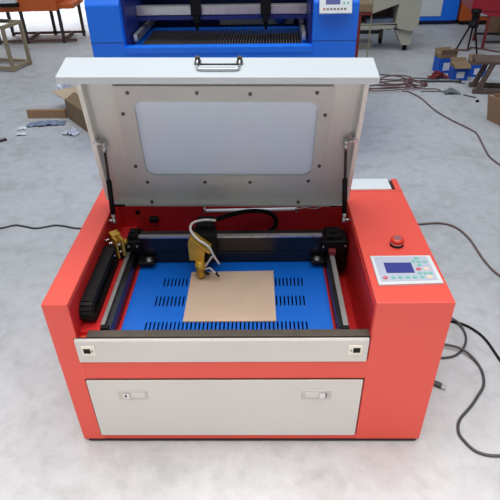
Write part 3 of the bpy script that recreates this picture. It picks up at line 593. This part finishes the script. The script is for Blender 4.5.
# far machines
fb = thing('blue_machine', 'blue and white machine cabinet standing far off at upper right', 'machine', (2.05, 5.93, FZ), 0)
b = MB(); b.box(-0.55, 0.34, -0.20, 0.4, 0.05, 0.75, 0.006); b.build('cabinet', BLUEP, fb)
b = MB(); b.box(-0.48, 0.14, -0.212, -0.2, 0.10, 0.72, 0.004); b.build('front_panel', WHITE, fb)
for x, y in ((-0.45, -0.1), (0.25, -0.1), (-0.45, 0.3), (0.25, 0.3)): b = MB(); b.cyl((x, y, 0), (x, y, 0.05), 0.03); b.build('castor_wheel', BLACK, fb)
b = MB(); b.box(-0.53, 0.32, -0.17, 0.38, 0.02, 0.052); b.build('plinth', BLUEDARK, fb)
fo = thing('orange_machine', 'orange machine cabinet with white panel far off at upper right', 'machine', (2.63, 5.88, FZ), 0)
b = MB(); b.box(-0.22, 0.5, -0.20, 0.4, 0.05, 0.75, 0.006); b.build('cabinet', ORANGEB, fo)
b = MB(); b.box(-0.07, 0.44, -0.212, -0.2, 0.10, 0.72, 0.004); b.build('front_panel', WHITE, fo)
for x, y in ((-0.15, -0.1), (0.4, -0.1), (-0.15, 0.3), (0.4, 0.3)): b = MB(); b.cyl((x, y, 0), (x, y, 0.05), 0.03); b.build('castor_wheel', BLACK, fo)
b = MB(); b.box(-0.2, 0.48, -0.17, 0.38, 0.02, 0.052); b.build('plinth', DARKSTEEL, fo)
# crimson cabinet on dark frame
cc = thing('crimson_cabinet', 'crimson red metal cabinet on thin legs at the upper right corner', 'cabinet', (2.42, 4.72, FZ), math.radians(-6))
b = MB(); b.box(-0.30, 0.30, -0.20, 0.25, 0.36, 0.80, 0.006); b.prism([(-0.26, 0.36), (0.3, 0.36), (0.3, 0.30), (-0.1, 0.31)], 'y', -0.19, 0.24, 0.004); b.build('cabinet', CRIMSON, cc)
for x, y in ((-0.11, -0.17), (0.25, -0.17), (-0.11, 0.2), (0.25, 0.2)): b = MB(); b.box(x-0.012, x+0.012, y-0.012, y+0.012, 0, 0.315); b.build('leg', RUSTRED, cc)
for y in (-0.17, 0.2): b = MB(); b.box(-0.11, 0.25, y-0.01, y+0.01, 0.06, 0.08); b.build('lower_rail', DARKSTEEL, cc)
tp_ = thing('tripod', 'black metal tripod standing before the crimson cabinet', 'tripod', (2.10, 4.42, FZ), 0)
b = MB(); b.lathe([(0.045, 0.24), (0.05, 0.27), (0.03, 0.28), (0.03, 0.36), (0.045, 0.37), (0.045, 0.40)], (0, 0, 0), 14); b.build('head', BLACK, tp_)
for x, y in ((-0.15, -0.04), (0.05, -0.12), (0.04, 0.12)): b = MB(); b.cyl((0.2*x, 0.2*y, 0.26), (x, y, 0.006), 0.010, 0.008, 10); b.build('leg', BLACK, tp_)
bx = thing('brown_carton', 'plain brown carton behind the wooden bench under the crimson cabinet', 'box', (2.86, 5.25, FZ), 0.1)
b = MB(); b.box(-0.22, 0.22, -0.1, 0.12, 0, 0.25, 0.004); b.build('carton_body', CARDIN, bx)
b = MB(); b.box(-0.22, 0.22, -0.012, 0.012, 0.2495, 0.2515); b.build('closing_tape', CARD, bx)
cable('floor_cord', [(2.0, 4.55), (2.12, 4.50), (2.2, 4.60), (2.3, 4.52), (2.42, 4.42), (2.5, 4.5)], 0.008, CABLERED, 'short dull red cord lying under the black tripod')
# three blue cartons
def carton(loc, rz, w, d, h, label, lean):
    r = thing('printed_carton', label, 'box', loc, rz, 'blue cartons by the bench')
    b = MB(); b.box(-w/2, w/2, -d/2, d/2, 0, h*0.78, 0.003); b.build('carton_body', BLUEBOX, r)
    b = MB(); b.box(-w/2-0.001, w/2+0.001, -d/2-0.001, d/2+0.001, h*0.78, h, 0.003); b.build('carton_top', CARDDARK, r)
    Mf = rotM('X', math.radians(lean), (0, -d/2, h)); b = MB(); b.box(-w/2, w/2, -d/2-0.002, -d/2+0.002, h, h+0.045, 0, 2, Mf); b.build('flap', CARDDARK, r)
    Mf = rotM('X', math.radians(-30), (0, d/2, h)); b = MB(); b.box(-w/2, w/2, d/2-0.002, d/2+0.002, h, h+0.03, 0, 2, Mf); b.build('flap', CARDDARK, r)
    b = MB(); b.box(-w*0.22, w*0.25, -d/2-0.003, -d/2, h*0.16, h*0.55); b.build('paper_label', PAPER, r)
carton((1.675, 3.80, FZ), 0.12, 0.15, 0.12, 0.165, 'blue carton with brown flaps, farthest left of the three', 20)
carton((1.735, 3.58, FZ), -0.03, 0.135, 0.11, 0.135, 'blue carton with a white label, nearest of the three', 125)
carton((1.92, 3.68, FZ), -0.1, 0.135, 0.12, 0.13, 'blue carton next to the wooden bench, right of the other two', 30)
film('red_cloth', (1.575, 3.60, FZ), 0.15, 0.09, 0.07, RUSTRED, 'dull red rag on the floor at the foot of the blue cartons', 'rag', 12, 0.2)
mt = thing('metal_strip', 'flat dark metal strip on the floor before the red rag', 'scrap', (1.56, 3.50, FZ), -0.05)
b = MB(); b.box(-0.16, 0.18, -0.02, 0.02, 0, 0.010, 0.002); b.build('strip', DARKSTEEL, mt); b = MB(); b.box(-0.12, 0.16, -0.012, 0.012, 0.010, 0.016, 0.001); b.build('upper_strip', GREYJUNK, mt)
film('scrap_heap', (1.565, 3.19, FZ), 0.12, 0.07, 0.04, GREYJUNK, 'small grey lump of scrap on bare floor below the blue cartons', 'scrap', 14, 0.0)
cable('wire_offcut', [(1.645, 3.14), (1.68, 3.10), (1.72, 3.07)], 0.005, CABLE, 'short dark wire offcut beside the grey scrap', 'wire')
cable('wire_offcut', [(1.335, 3.235), (1.40, 3.24), (1.53, 3.225), (1.60, 3.23)], 0.004, CABLE, 'thin straight dark wire left of the grey scrap', 'wire')
b = MB(); b.lathe([(0.012, 0.0), (0.012, 0.012), (0.008, 0.016)], (0, 0, 0), 12); o = b.build('bottle_cap', BLACK); o.location = (1.70, 2.98, FZ); tag(o, 'tiny black cap alone on the floor below the bench', 'cap')
# wooden bench
wb = thing('wooden_bench', 'low weathered wooden bench at the right edge behind the cardboard box', 'bench', (1.98, 3.22, FZ), math.radians(-10))
b = MB(); b.box(-0.26, 0.30, -0.09, 0.12, 0.229, 0.251, 0.003); b.build('seat', DARKWOOD, wb)
for x in (-0.17, 0.10):
    for yy, dx in ((-0.07, -0.03), (0.10, -0.03)):
        b = MB(); b.prism([(x+dx-0.018, 0.03), (x+dx+0.018, 0.03), (x+0.055, 0.229), (x+0.02, 0.229)], 'y', yy-0.018, yy+0.018, 0.002); b.build('leg', DARKWOOD, wb)
for y in (-0.07, 0.10): b = MB(); b.box(-0.24, 0.28, y-0.022, y+0.022, 0.0, 0.032, 0.003); b.build('foot_rail', DARKWOOD, wb)
# right cardboard box
rb = thing('cardboard_box', 'brown cardboard box cut off by the right edge in front of the bench', 'box', (1.80, 2.53, FZ), math.radians(20))
b = MB(); b.prism([(-0.17, 0.205), (-0.12, 0.0), (0.2, 0.0), (0.2, 0.24)], 'y', -0.11, -0.105); b.box(-0.12, 0.2, -0.108, 0.13, 0, 0.005); b.box(0.195, 0.2, -0.108, 0.13, 0, 0.22); b.box(-0.12, 0.2, 0.125, 0.13, 0, 0.18); b.build('carton_body', CARD, rb)
Mf = rotM('Y', math.radians(-14), (-0.12, 0, 0)); b = MB(); b.box(-0.1225, -0.1175, -0.108, 0.13, 0.0, 0.19, 0, 2, Mf); b.build('flap', CARDIN, rb)
